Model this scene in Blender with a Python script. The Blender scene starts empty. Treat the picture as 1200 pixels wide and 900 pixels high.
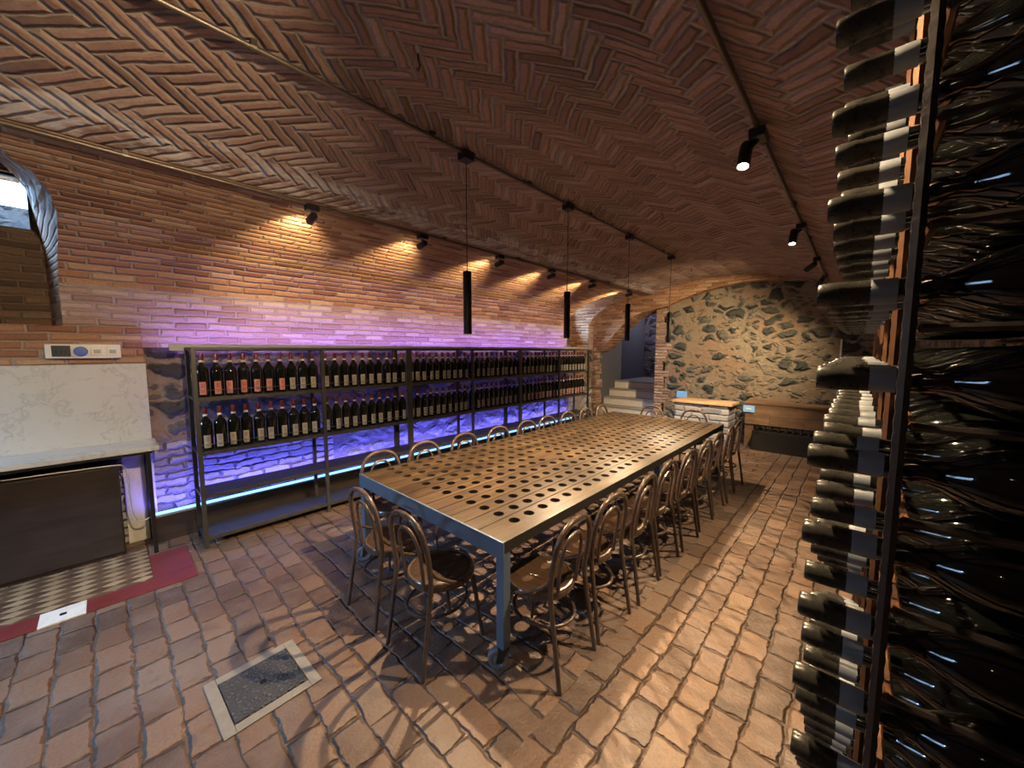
import bpy, bmesh, math, random
from mathutils import Vector, Matrix
random.seed(7)
C = bpy.context.scene
COL = C.collection
PI = math.pi
R = math.radians
ORD = ['first', 'second', 'third', 'fourth', 'fifth', 'sixth', 'seventh', 'eighth', 'ninth', 'tenth', 'eleventh',
       'twelfth', 'thirteenth', 'fourteenth', 'fifteenth', 'sixteenth', 'seventeenth', 'eighteenth', 'nineteenth', 'twentieth']

# ------------------------------------------------------------------ object helpers
def bm_():
    return bmesh.new()

def obj(name, bm, mat=None, parent=None, smooth=False, label=None):
    bmesh.ops.recalc_face_normals(bm, faces=bm.faces[:])
    me = bpy.data.meshes.new(name)
    bm.to_mesh(me); bm.free()
    o = bpy.data.objects.new(name, me)
    COL.objects.link(o)
    if mat is not None:
        for m in (mat if isinstance(mat, (list, tuple)) else [mat]):
            me.materials.append(m)
    if smooth:
        me.polygons.foreach_set('use_smooth', [True] * len(me.polygons))
        try:
            me.set_sharp_from_angle(angle=R(40))
        except Exception:
            pass
    if parent is not None:
        o.parent = parent
    if label:
        o['label'] = label
    return o

def tag(o, label, cat, group=None):
    o['label'] = label; o['category'] = cat
    if group: o['group'] = group
    return o

def thing(name, label, cat, loc=(0, 0, 0), rz=0, group=None):
    o = bpy.data.objects.new(name, None)
    o.empty_display_size = 0.05
    COL.objects.link(o)
    o.location = loc; o.rotation_euler = (0, 0, rz)
    return tag(o, label, cat, group)

def struct(name, bm, mat, parent=None, smooth=False):
    o = obj(name, bm, mat, parent, smooth)
    if parent is None: o['kind'] = 'structure'
    return o

def dup(root, loc, rz=None, label=None, group=None):
    r = root.copy(); COL.objects.link(r)
    r.location = loc
    if rz is not None: r.rotation_euler = (0, 0, rz)
    if label: r['label'] = label
    if group: r['group'] = group
    for ch in list(root.children):
        c = ch.copy(); COL.objects.link(c); c.parent = r
        for g in ch.children:
            d = g.copy(); COL.objects.link(d); d.parent = c
    return r

# ------------------------------------------------------------------ mesh helpers
def box(bm, x0, x1, y0, y1, z0, z1, bevel=0, mi=0):
    vs = [bm.verts.new((x, y, z)) for x in (x0, x1) for y in (y0, y1) for z in (z0, z1)]
    fs = [(0, 1, 3, 2), (4, 6, 7, 5), (0, 4, 5, 1), (2, 3, 7, 6), (0, 2, 6, 4), (1, 5, 7, 3)]
    faces = [bm.faces.new([vs[i] for i in f]) for f in fs]
    for f in faces: f.material_index = mi
    if bevel:
        es = list({e for f in faces for e in f.edges})
        bmesh.ops.bevel(bm, geom=es, offset=bevel, segments=2, affect='EDGES', profile=0.6)
    return bm

def catmull(pts, n=6, closed=False):
    P = [Vector(p) for p in pts]
    out = []
    N = len(P)
    rng = range(N if closed else N - 1)
    for i in rng:
        p0 = P[(i - 1) % N] if (closed or i > 0) else P[0] * 2 - P[1]
        p1 = P[i]; p2 = P[(i + 1) % N]
        p3 = P[(i + 2) % N] if (closed or i + 2 < N) else P[-1] * 2 - P[-2]
        for k in range(n):
            t = k / n
            out.append(0.5 * ((2 * p1) + (p2 - p0) * t + (2 * p0 - 5 * p1 + 4 * p2 - p3) * t * t + (3 * p1 - p0 - 3 * p2 + p3) * t ** 3))
    if not closed: out.append(P[-1])
    return out

def tube(bm, pts, r, seg=8, closed=False, caps=True, rib=0):
    P = [Vector(p) for p in pts]
    N = len(P)
    rad = r if isinstance(r, (list, tuple)) else [r] * N
    rings = []
    prev = None
    for i in range(N):
        if closed:
            d = P[(i + 1) % N] - P[i - 1]
        else:
            d = (P[min(i + 1, N - 1)] - P[max(i - 1, 0)])
        d.normalize()
        if prev is None:
            a = Vector((0, 0, 1)) if abs(d.z) < .9 else Vector((1, 0, 0))
            u = d.cross(a).normalized()
        else:
            u = (prev - d * prev.dot(d))
            if u.length < 1e-6: u = d.orthogonal()
            u.normalize()
        prev = u
        v = d.cross(u)
        rr = rad[i]
        if rib and i % 2: rr *= rib
        rings.append([bm.verts.new(P[i] + (u * math.cos(2 * PI * k / seg) + v * math.sin(2 * PI * k / seg)) * rr) for k in range(seg)])
    M = N if closed else N - 1
    for i in range(M):
        A = rings[i]; B = rings[(i + 1) % N]
        for k in range(seg):
            bm.faces.new((A[k], A[(k + 1) % seg], B[(k + 1) % seg], B[k]))
    if caps and not closed:
        bm.faces.new(rings[0][::-1]); bm.faces.new(rings[-1])
    return bm

def lathe(bm, prof, seg=24, mtx=None, mi=0):
    """prof: list of (r, z); closed at axis when r==0"""
    rings = []
    for r, z in prof:
        if r <= 1e-7:
            rings.append([bm.verts.new((0, 0, z))])
        else:
            rings.append([bm.verts.new((r * math.cos(2 * PI * k / seg), r * math.sin(2 * PI * k / seg), z)) for k in range(seg)])
    for A, B in zip(rings, rings[1:]):
        if len(A) == 1 and len(B) == 1: continue
        for k in range(seg):
            k2 = (k + 1) % seg
            if len(A) == 1: f = bm.faces.new((A[0], B[k], B[k2]))
            elif len(B) == 1: f = bm.faces.new((A[k], A[k2], B[0]))
            else: f = bm.faces.new((A[k], A[k2], B[k2], B[k]))
            f.material_index = mi
    if mtx is not None:
        for rg in rings:
            for v in rg: v.co = mtx @ v.co
    return bm

def prism(bm, poly, axis, a, b, mi=0):
    """poly of 2D points; axis 'Y' -> (x,z), 'X' -> (y,z), 'Z' -> (x,y)"""
    def P(p, t):
        return {'Y': (p[0], t, p[1]), 'X': (t, p[0], p[1]), 'Z': (p[0], p[1], t)}[axis]
    A = [bm.verts.new(P(p, a)) for p in poly]; B = [bm.verts.new(P(p, b)) for p in poly]
    fs = [bm.faces.new(A), bm.faces.new(B[::-1])]
    n = len(poly)
    for i in range(n):
        fs.append(bm.faces.new((A[i], B[i], B[(i + 1) % n], A[(i + 1) % n])))
    for f in fs: f.material_index = mi
    return bm

# ------------------------------------------------------------------ node helpers
class N:
    def __init__(s, name):
        s.mat = bpy.data.materials.new(name); s.mat.use_nodes = True
        s.t = s.mat.node_tree; s.t.nodes.clear()
        s.out = s.t.nodes.new('ShaderNodeOutputMaterial')
        s.b = s.t.nodes.new('ShaderNodeBsdfPrincipled')
        s.t.links.new(s.b.outputs[0], s.out.inputs[0])
        s.b.inputs['Specular IOR Level'].default_value = .4
    def set(s, inp, v):
        if isinstance(v, bpy.types.NodeSocket): s.t.links.new(v, inp)
        else:
            if hasattr(inp.default_value, '__len__') and not hasattr(v, '__len__'):
                v = [v] * len(inp.default_value)
            if hasattr(v, '__len__') and len(inp.default_value) == 4 and len(v) == 3: v = tuple(v) + (1,)
            inp.default_value = v
    def bs(s, **kw):
        for k, v in kw.items(): s.set(s.b.inputs[k.replace('_', ' ')], v)
        return s
    def m(s, op, a, b=None, c=None, clamp=False):
        n = s.t.nodes.new('ShaderNodeMath'); n.operation = op; n.use_clamp = clamp
        for i, x in enumerate((a, b, c)):
            if x is not None: s.set(n.inputs[i], x)
        return n.outputs[0]
    def v(s, op, a, b=None, scale=None):
        n = s.t.nodes.new('ShaderNodeVectorMath'); n.operation = op
        s.set(n.inputs[0], a)
        if b is not None: s.set(n.inputs[1], b)
        if scale is not None: s.set(n.inputs['Scale'], scale)
        return n.outputs[1] if op in ('LENGTH', 'DISTANCE', 'DOT_PRODUCT') else n.outputs[0]
    def sep(s, x):
        n = s.t.nodes.new('ShaderNodeSeparateXYZ'); s.set(n.inputs[0], x); return n.outputs
    def comb(s, x=0, y=0, z=0):
        n = s.t.nodes.new('ShaderNodeCombineXYZ')
        for i, q in enumerate((x, y, z)): s.set(n.inputs[i], q)
        return n.outputs[0]
    def tc(s, which='Object'):
        return s.t.nodes.new('ShaderNodeTexCoord').outputs[which]
    def noise(s, vec, scale=5, detail=4, rough=.55, col=False, dist=0):
        n = s.t.nodes.new('ShaderNodeTexNoise')
        s.set(n.inputs['Vector'], vec); s.set(n.inputs['Scale'], scale)
        n.inputs['Detail'].default_value = detail; n.inputs['Roughness'].default_value = rough
        n.inputs['Distortion'].default_value = dist
        return n.outputs['Color' if col else 'Fac']
    def vor(s, vec, scale=5, feature='F1', rand=1.0, out='Distance', smooth=None):
        n = s.t.nodes.new('ShaderNodeTexVoronoi'); n.feature = feature
        s.set(n.inputs['Vector'], vec); s.set(n.inputs['Scale'], scale); n.inputs['Randomness'].default_value = rand
        if smooth is not None: n.inputs['Smoothness'].default_value = smooth
        return n.outputs[out]
    def white(s, vec, out='Value'):
        n = s.t.nodes.new('ShaderNodeTexWhiteNoise'); n.noise_dimensions = '3D'; s.set(n.inputs['Vector'], vec); return n.outputs[out]
    def mix(s, f, a, b, blend='MIX'):
        n = s.t.nodes.new('ShaderNodeMix'); n.data_type = 'RGBA'; n.blend_type = blend; n.clamp_factor = True
        s.set(n.inputs[0], f); s.set(n.inputs[6], a); s.set(n.inputs[7], b); return n.outputs[2]
    def ramp(s, f, stops, interp='LINEAR'):
        n = s.t.nodes.new('ShaderNodeValToRGB'); s.set(n.inputs[0], f)
        e = n.color_ramp; e.interpolation = interp
        while len(e.elements) < len(stops): e.elements.new(.5)
        for el, (p, c) in zip(e.elements, stops):
            el.position = p; el.color = tuple(c) + (1,) if len(c) == 3 else c
        return n.outputs[0]
    def smooth(s, x, a, b, lo=0., hi=1.):
        n = s.t.nodes.new('ShaderNodeMapRange'); n.interpolation_type = 'SMOOTHSTEP'
        s.set(n.inputs['Value'], x)
        n.inputs['From Min'].default_value = a; n.inputs['From Max'].default_value = b
        n.inputs['To Min'].default_value = lo; n.inputs['To Max'].default_value = hi
        return n.outputs[0]
    def bump(s, h, dist=.01, strength=1.0):
        n = s.t.nodes.new('ShaderNodeBump'); s.set(n.inputs['Height'], h)
        n.inputs['Distance'].default_value = dist; n.inputs['Strength'].default_value = strength
        s.t.links.new(n.outputs[0], s.b.inputs['Normal'])
    def uv(s):
        return s.tc('UV')
    def random(s):
        return s.t.nodes.new('ShaderNodeObjectInfo').outputs['Random']

def plain(name, col, rough=.5, metal=0, noise=0.0, nscale=30, coat=0, bumpd=0, spec=.5):
    n = N(name)
    c = col
    if noise:
        f = n.noise(n.tc('Object'), nscale, 4, .6)
        c = n.mix(f, tuple(x * (1 - noise) for x in col), tuple(min(1, x * (1 + noise)) for x in col))
        n.set(n.b.inputs['Roughness'], n.smooth(f, .2, .8, max(.03, rough - .08), min(1, rough + .08)))
    else:
        n.bs(Roughness=rough)
    n.bs(Base_Color=c, Metallic=metal, Coat_Weight=coat, Specular_IOR_Level=spec)
    if bumpd: n.bump(n.noise(n.tc('Object'), nscale, 4, .6), bumpd)
    return n.mat

def emit(name, col, strength):
    n = N(name)
    n.bs(Base_Color=(0.02, .02, .02), Emission_Color=col, Emission_Strength=strength)
    return n.mat

# coursed bricks on a uv measured in metres
def brick_mat(name, L, h, stops, mortar, mw=.008, warp=.012, depth=.014, rough=.8, half=.5, dirt=None, swap=False, stain=None, dust=0.0, spec=.3, broken=0.0):
    n = N(name)
    uv0 = n.uv()
    w = n.v('SUBTRACT', n.noise(uv0, 2.2, 3, .55, col=True), (.5, .5, .5))
    w2 = n.v('SUBTRACT', n.noise(uv0, 14, 2, .5, col=True), (.5, .5, .5))
    p = n.v('ADD', n.v('ADD', uv0, n.v('SCALE', w, scale=warp * 3)), n.v('SCALE', w2, scale=warp))
    x, y, z = n.sep(p)
    if swap:
        k = n.m('GREATER_THAN', x, -1.02)
        x, y = n.m('ADD', x, n.m('MULTIPLY', k, n.m('SUBTRACT', y, x))), n.m('ADD', y, n.m('MULTIPLY', k, n.m('SUBTRACT', x, y)))
    row = n.m('FLOOR', n.m('DIVIDE', y, h)); fv = n.m('SUBTRACT', n.m('DIVIDE', y, h), row)
    rr = n.white(n.comb(row, 3.3, 0))
    off = n.m('ADD', n.m('MULTIPLY', n.m('FLOORED_MODULO', row, 2.0), half), n.m('MULTIPLY', rr, .3))
    u = n.m('ADD', n.m('DIVIDE', x, L), off)
    cid = n.m('FLOOR', u); fu = n.m('SUBTRACT', u, cid)
    du = n.m('MULTIPLY', n.m('MINIMUM', fu, n.m('SUBTRACT', 1.0, fu)), L)
    dv = n.m('MULTIPLY', n.m('MINIMUM', fv, n.m('SUBTRACT', 1.0, fv)), h)
    d = n.m('MINIMUM', du, dv)
    idv = n.comb(cid, row, 1.7)
    finish_brick(n, uv0, d, idv, stops, mortar, mw, depth, rough, dirt, stain, dust, broken)
    n.bs(Specular_IOR_Level=spec)
    return n.mat

def finish_brick(n, uv0, d, idv, stops, mortar, mw, depth, rough, dirt, stain, dust, broken=0.0):
    rnd = n.white(idv)
    fine = n.noise(uv0, 60, 4, .65)
    med = n.noise(uv0, 11, 4, .6)
    big = n.noise(uv0, .9, 3, .55)
    dd = n.m('ADD', d, n.m('MULTIPLY', n.m('SUBTRACT', med, .5), mw * 1.4))
    if broken:
        gap = n.smooth(n.noise(uv0, 5.5, 4, .7), .5 - .12, .5 + .12)
        dd = n.m('ADD', dd, n.m('MULTIPLY', gap, mw * broken))
    brick = n.smooth(dd, mw * .35, mw * 1.1)
    t = n.m('ADD', n.m('MULTIPLY', rnd, .6), n.m('MULTIPLY', n.m('ADD', med, big), .2), clamp=True)
    c = n.ramp(t, stops)
    c = n.mix(n.m('MULTIPLY', n.smooth(fine, .35, .75), .3), c, tuple(x * .55 for x in stops[0][1]))
    if dirt:
        c = n.mix(n.m('MULTIPLY', n.smooth(big, .5, .72), dirt[1]), c, dirt[0])
    mo = n.mix(fine, tuple(x * .7 for x in mortar), mortar)
    c = n.mix(brick, mo, c)
    if dust:
        dn = n.noise(uv0, 4.5, 5, .65)
        c = n.mix(n.m('MULTIPLY', n.smooth(dn, .55, .75), dust), c, mortar)
    if stain is not None:
        c = stain(n, uv0, c)
    hgt = n.m('ADD', n.smooth(dd, 0, mw * 2.0), n.m('ADD', n.m('MULTIPLY', fine, .18), n.m('ADD', n.m('MULTIPLY', rnd, .45), n.m('MULTIPLY', med, .35))))
    n.bs(Base_Color=c, Roughness=n.smooth(med, .2, .8, rough - .1, min(1, rough + .1)))
    n.bump(hgt, depth)

def floor_film(n, uv0, c):
    a = n.noise(uv0, 2.4, 6, .68); b = n.noise(uv0, 9.0, 5, .7)
    m = n.smooth(n.m('ADD', n.m('MULTIPLY', a, .6), n.m('MULTIPLY', b, .4)), .42, .62)
    c = n.mix(n.m('MULTIPLY', m, .55), c, (.165, .125, .105))
    k = n.smooth(n.noise(uv0, 5.0, 6, .72), .54, .66)
    return n.mix(n.m('MULTIPLY', k, .55), c, (.075, .055, .047))

def herring_mat(name, w, k, stops, mortar, mw=.007, warp=.012, depth=.014, rough=.85, stain=None, dirt=None):
    n = N(name)
    uv0 = n.uv()
    wn = n.v('SUBTRACT', n.noise(uv0, 1.6, 3, .55, col=True), (.5, .5, .5))
    w2 = n.v('SUBTRACT', n.noise(uv0, 14, 2, .5, col=True), (.5, .5, .5))
    p = n.v('ADD', n.v('ADD', uv0, n.v('SCALE', wn, scale=warp * 5)), n.v('SCALE', w2, scale=warp))
    x, y, z = n.sep(p)
    s = 1 / (w * math.sqrt(2))
    a = n.m('MULTIPLY', n.m('ADD', x, y), s); b = n.m('MULTIPLY', n.m('SUBTRACT', y, x), s)
    ix = n.m('FLOOR', a); iy = n.m('FLOOR', b)
    fx = n.m('SUBTRACT', a, ix); fy = n.m('SUBTRACT', b, iy)
    r = n.m('FLOORED_MODULO', n.m('SUBTRACT', ix, iy), float(2 * k))
    r = n.m('ROUND', r)
    isH = n.m('LESS_THAN', r, k - .5)
    rv = n.m('SUBTRACT', float(2 * k - 1), r)
    def sel(h, v): return n.m('ADD', v, n.m('MULTIPLY', isH, n.m('SUBTRACT', h, v)))
    along = sel(n.m('ADD', r, fx), n.m('ADD', rv, fy))
    across = sel(fy, fx)
    i1 = sel(n.m('SUBTRACT', ix, r), ix); i2 = sel(iy, n.m('SUBTRACT', iy, rv))
    d1 = n.m('MINIMUM', along, n.m('SUBTRACT', float(k), along)); d2 = n.m('MINIMUM', across, n.m('SUBTRACT', 1.0, across))
    d = n.m('MULTIPLY', n.m('MINIMUM', d1, d2), w)
    idv = n.comb(i1, i2, n.m('MULTIPLY', isH, 7.3))
    finish_brick(n, uv0, d, idv, stops, mortar, mw, depth, rough, dirt, stain, 0.12)
    n.bs(Specular_IOR_Level=.25)
    return n.mat

# rubble of dark rounded stones in pale mortar with scraps of brick
def rubble_mat(name, scale, stones, mortar, brickcol, thr=.42, depth=.035, cover=.55):
    n = N(name)
    uv0 = n.uv()
    wn = n.v('SUBTRACT', n.noise(uv0, 3.2, 3, .6, col=True), (.5, .5, .5))
    p0 = n.v('ADD', uv0, n.v('SCALE', wn, scale=.2))
    med = n.noise(uv0, 12, 5, .65); fine = n.noise(uv0, 55, 4, .65); big = n.noise(uv0, 1.1, 3, .6)
    def layer(sc, off, cov):
        p = n.v('ADD', n.v('MULTIPLY', p0, (1.0, 1.65, 1.0)), (off, off * .7, 0))
        e = n.vor(p, sc, 'DISTANCE_TO_EDGE')
        idc = n.vor(p, sc, 'F1', out='Color')
        a, b, c_ = n.sep(idc)
        on = n.m('LESS_THAN', a, cov)
        ee = n.m('ADD', e, n.m('MULTIPLY', n.m('SUBTRACT', med, .5), .10))
        mk = n.m('MULTIPLY', n.smooth(ee, .09, .16), on)
        dome = n.m('MULTIPLY', n.smooth(ee, .06, .38), on)
        return mk, dome, b, c_
    m1, h1, t1, q1 = layer(scale, 0.0, cover)
    m2, h2, t2, q2 = layer(scale * 2.3, 5.3, .55)
    base = n.mix(n.smooth(med, .35, .7), tuple(x * .75 for x in mortar), mortar)
    base = n.mix(n.m('MULTIPLY', n.smooth(big, .42, .62), .65), base, brickcol)
    bb = n.ramp(n.m('ADD', n.m('MULTIPLY', t2, .7), n.m('MULTIPLY', fine, .3)), [(0, brickcol), (.35, mortar), (.6, stones[1]), (1, stones[2])])
    c = n.mix(n.m('MULTIPLY', m2, .9), base, bb)
    sc = n.ramp(n.m('ADD', n.m('MULTIPLY', t1, .75), n.m('MULTIPLY', med, .25)), [(0, stones[0]), (.45, stones[1]), (.8, stones[2]), (1, stones[3])])
    sc = n.mix(n.m('MULTIPLY', n.smooth(fine, .4, .7), .35), sc, stones[0])
    c = n.mix(m1, c, sc)
    h = n.m('ADD', n.m('ADD', h1, n.m('MULTIPLY', h2, .45)), n.m('ADD', n.m('MULTIPLY', med, .5), n.m('MULTIPLY', fine, .18)))
    n.bs(Base_Color=c, Roughness=.8, Specular_IOR_Level=.3)
    n.bump(h, depth)
    return n.mat

def wood_mat(name, a, b, dark, rough=.45, axis=1, coat=0, scale=1.0, bumpd=.002):
    n = N(name)
    rnd = n.random()
    o = n.v('ADD', n.tc('Object'), n.comb(n.m('MULTIPLY', rnd, 31.0), n.m('MULTIPLY', rnd, 17.0), n.m('MULTIPLY', rnd, 5.0)))
    st = [22.0, 22.0, 22.0]; st[axis] = 1.6
    q = n.v('MULTIPLY', o, tuple(x * scale for x in st))
    g = n.noise(q, 1.0, 6, .62, dist=.6)
    fine = n.noise(n.v('MULTIPLY', q, (4, 4, 4)), 1.0, 3, .6)
    blot = n.noise(o, 1.8, 3, .6)
    c = n.ramp(g, [(.25, dark), (.48, a), (.75, b)])
    c = n.mix(n.m('MULTIPLY', n.smooth(blot, .38, .66), .6), c, dark)
    c = n.mix(n.m('MULTIPLY', rnd, .35), c, dark)
    n.bs(Base_Color=c, Roughness=n.smooth(fine, .2, .8, rough - .1, rough + .12), Coat_Weight=coat)
    n.bump(n.m('ADD', g, n.m('MULTIPLY', fine, .4)), bumpd)
    return n.mat

# ------------------------------------------------------------------ materials
def ceiling_stain(n, uv0, c):
    x, y, z = n.sep(uv0)
    m = n.m('MULTIPLY', n.smooth(n.noise(n.v('MULTIPLY', uv0, (2.2, 1.0, 1)), 2.6, 5, .7), .44, .56), n.smooth(x, .22, .46, 1, 0))
    m2 = n.m('MULTIPLY', m, n.smooth(x, -.02, .05))
    return n.mix(n.m('MULTIPLY', m2, .85), c, (.66, .62, .62))

M = {}
M['herring'] = herring_mat('herringbone_brick', .068, 4,
    [(.15, (.22, .142, .118)), (.4, (.37, .228, .185)), (.62, (.46, .29, .235)), (.85, (.54, .42, .36))], (.50, .42, .36), mw=.011, warp=.017, depth=.03, stain=ceiling_stain, dirt=((.19, .145, .125), .7))
M['brick'] = brick_mat('coursed_brick', .27, .066,
    [(.15, (.19, .085, .045)), (.42, (.33, .16, .085)), (.65, (.43, .24, .13)), (.88, (.50, .36, .22))], (.42, .32, .22), mw=.009, warp=.011, depth=.016, dust=.25)
M['brickdark'] = brick_mat('dark_coursed_brick', .27, .066,
    [(.15, (.07, .045, .035)), (.42, (.13, .08, .055)), (.65, (.19, .12, .08)), (.88, (.25, .18, .13))], (.2, .16, .13), mw=.009, warp=.011, depth=.014, dust=.2)
M['quoin'] = brick_mat('quoin_brick', .26, .066,
    [(.15, (.20, .11, .07)), (.42, (.32, .19, .12)), (.65, (.42, .28, .19)), (.88, (.5, .4, .3))], (.42, .35, .28), mw=.010, warp=.016, depth=.018, dust=.4)
M['rubble'] = rubble_mat('rubble_stone', 3.7, [(.035, .04, .037), (.085, .09, .078), (.17, .16, .13), (.34, .32, .27)], (.27, .228, .165), (.235, .145, .092), cover=.70, depth=.06)
M['rubble_left'] = rubble_mat('whitewashed_rubble', 3.2, [(.035, .033, .03), (.08, .075, .07), (.17, .16, .15), (.38, .36, .34)], (.30, .24, .17), (.30, .17, .09), cover=.72, depth=.04)
M['whiterubble'] = rubble_mat('whitewashed_rubble_stone', 3.0, [(.24, .23, .23), (.40, .39, .38), (.52, .5, .49), (.62, .6, .58)], (.26, .24, .23), (.30, .25, .22), cover=.9, depth=.06)
M['palebrick'] = brick_mat('lime_dusted_brick', .25, .066,
    [(.15, (.27, .17, .13)), (.42, (.36, .25, .20)), (.65, (.44, .34, .28)), (.88, (.52, .44, .38))], (.44, .38, .33), mw=.010, warp=.014, depth=.016, dust=.45)
M['whitewash'] = brick_mat('whitewashed_brick', .27, .075,
    [(.15, (.26, .25, .25)), (.42, (.40, .38, .38)), (.65, (.48, .46, .45)), (.88, (.58, .56, .55))], (.34, .32, .31), mw=.012, warp=.04, depth=.045, dust=.3, broken=.8)
M['floor'] = brick_mat('floor_terracotta', .235, .148,
    [(.12, (.060, .037, .027)), (.4, (.118, .068, .044)), (.62, (.170, .096, .058)), (.88, (.21, .138, .092))], (.135, .095, .068), mw=.0085, warp=.019, depth=.026, rough=.48, broken=1.1, half=.5, swap=True, dirt=((.17, .135, .12), .8), dust=.3, spec=.5, stain=floor_film)
M['alcove'] = rubble_mat('alcove_stone', 3.0, [(.03, .03, .035), (.07, .07, .08), (.12, .12, .13), (.2, .2, .22)], (.2, .19, .19), (.15, .12, .1), cover=.7)
M['steel'] = plain('dark_steel', (.052, .052, .05), .42, .7, .25, 18)
M['shelfsteel'] = plain('shelf_steel', (.075, .072, .066), .45, .6, .25, 14)
M['bluesteel'] = plain('blue_grey_steel', (.095, .155, .24), .42, .3, .22, 9)
M['rail'] = plain('conduit_steel', (.16, .135, .115), .4, .75, .15, 30)
M['rust'] = plain('rusty_rebar', (.17, .075, .03), .55, .5, .35, 60, bumpd=.001)
M['rebar'] = plain('dark_rebar', (.055, .045, .04), .38, .7, .35, 60, bumpd=.001)
M['black'] = plain('black_metal', (.012, .012, .013), .38, .2)
M['glass'] = plain('dark_bottle_glass', (.006, .007, .006), .07, 0, coat=.6)
M['capred'] = plain('dark_red_foil', (.13, .016, .014), .3, .25)
M['capblack'] = plain('black_foil', (.045, .042, .036), .30, .25, .3, 90, bumpd=.0006)
M['captip'] = plain('olive_black_foil', (.10, .09, .065), .45, .1, .25, 90)
M['bandwhite'] = plain('ivory_band', (.62, .58, .5), .5)
M['bandgrey'] = plain('grey_paper_band', (.17, .185, .205), .5, 0, .12, 120)
M['chair'] = wood_mat('bentwood_brown', (.072, .048, .038), (.115, .08, .063), (.038, .024, .019), rough=.3, axis=2, coat=.35, bumpd=.0006)
M['seat'] = wood_mat('seat_wood', (.05, .027, .015), (.085, .045, .024), (.028, .015, .009), rough=.33, axis=1, coat=.25, bumpd=.0008)
M['plank'] = wood_mat('table_plank', (.066, .041, .020), (.135, .088, .041), (.017, .010, .006), rough=.38, axis=1, coat=.12)
M['greywall'] = plain('dark_grey_plaster', (.085, .085, .09), .8, 0, .2, 5)
M['hole_shade'] = plain('shaded_hole_wall', (.02, .013, .009), .6)  # near-black wall colour carries the shade inside the table holes
M['oldwood'] = wood_mat('old_wood', (.22, .13, .075), (.33, .21, .125), (.10, .06, .035), rough=.6, axis=0)
M['paletop'] = wood_mat('pale_wood', (.42, .29, .16), (.55, .40, .24), (.25, .15, .08), rough=.5, axis=0)
M['cabinet'] = wood_mat('dark_cabinet', (.042, .032, .03), (.06, .045, .04), (.025, .02, .02), rough=.38, axis=1, bumpd=.0008)
M['white'] = plain('white_plastic', (.72, .72, .69), .4)
M['grey_plastic'] = plain('grey_plastic', (.35, .37, .37), .4)
M['smoke'] = plain('smoked_plastic', (.06, .065, .07), .2)
M['blueplastic'] = plain('blue_plastic', (.05, .11, .42), .35)
M['cable'] = plain('pale_cable', (.55, .53, .58), .4)
M['paleblue'] = plain('pale_blue_board', (.22, .52, 1.0), .5)
M['red'] = plain('red_painted_floor', (.15, .024, .022), .5, 0, .3, 7)
M['rubber'] = plain('castor_rubber', (.12, .14, .18), .5, 0, .2, 30)
M['stepstone'] = plain('grey_tread', (.30, .29, .26), .5, 0, .2, 8)
M['led'] = emit('led_tube', (.16, .46, 1.0), 2.6)
M['bulb'] = emit('warm_bulb', (1.0, .80, .48), 60)
M['pbulb'] = emit('pendant_bulb', (1.0, .86, .66), 12)

def marble(name, base, vein, sc=2.2):
    n = N(name)
    o = n.tc('Object')
    d = n.v('SUBTRACT', n.noise(o, 1.6, 4, .6, col=True), (.5, .5, .5))
    q = n.v('ADD', o, n.v('SCALE', d, scale=.9))
    a = n.noise(q, sc, 6, .62)
    v1 = n.smooth(n.m('ABSOLUTE', n.m('SUBTRACT', a, .5)), 0, .022, 1, 0)
    v2 = n.smooth(n.noise(q, sc * 5, 5, .7), .56, .72)
    cl = n.noise(o, 3, 4, .6)
    c = n.mix(cl, tuple(x * .82 for x in base), base)
    c = n.mix(n.m('MULTIPLY', v1, .3), c, vein)
    c = n.mix(n.m('MULTIPLY', v2, .6), c, vein)
    n.bs(Base_Color=c, Roughness=.3)
    return n.mat
M['marble'] = marble('grey_veined_marble', (.62, .62, .57), (.24, .25, .24))
M['marblestep'] = marble('pale_marble', (.80, .78, .70), (.45, .44, .4), 1.5)

def mosaic():
    n = N('lozenge_mosaic')
    x, y, z = n.sep(n.tc('Object'))
    a = n.m('DIVIDE', n.m('ADD', n.m('MULTIPLY', x, 1.0), n.m('MULTIPLY', y, .55)), .085)
    b = n.m('DIVIDE', n.m('SUBTRACT', n.m('MULTIPLY', x, 1.0), n.m('MULTIPLY', y, .55)), .085)
    ia = n.m('FLOOR', a); ib = n.m('FLOOR', b)
    fa = n.m('SUBTRACT', a, ia); fb = n.m('SUBTRACT', b, ib)
    ed = n.m('MINIMUM', n.m('MINIMUM', fa, n.m('SUBTRACT', 1.0, fa)), n.m('MINIMUM', fb, n.m('SUBTRACT', 1.0, fb)))
    ch = n.m('FLOORED_MODULO', n.m('ADD', ia, ib), 2.0)
    r = n.white(n.comb(ia, ib, 0.5))
    light = n.ramp(r, [(0, (.24, .155, .08)), (1, (.38, .28, .155))])
    dk = n.ramp(r, [(0, (.08, .043, .025)), (1, (.14, .078, .042))])
    c = n.mix(ch, dk, light)
    c = n.mix(n.smooth(ed, .02, .08), (.16, .10, .065), c)
    n.bs(Base_Color=c, Roughness=.5)
    n.bump(n.smooth(ed, 0, .12), .003)
    return n.mat
M['mosaic'] = mosaic()

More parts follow.
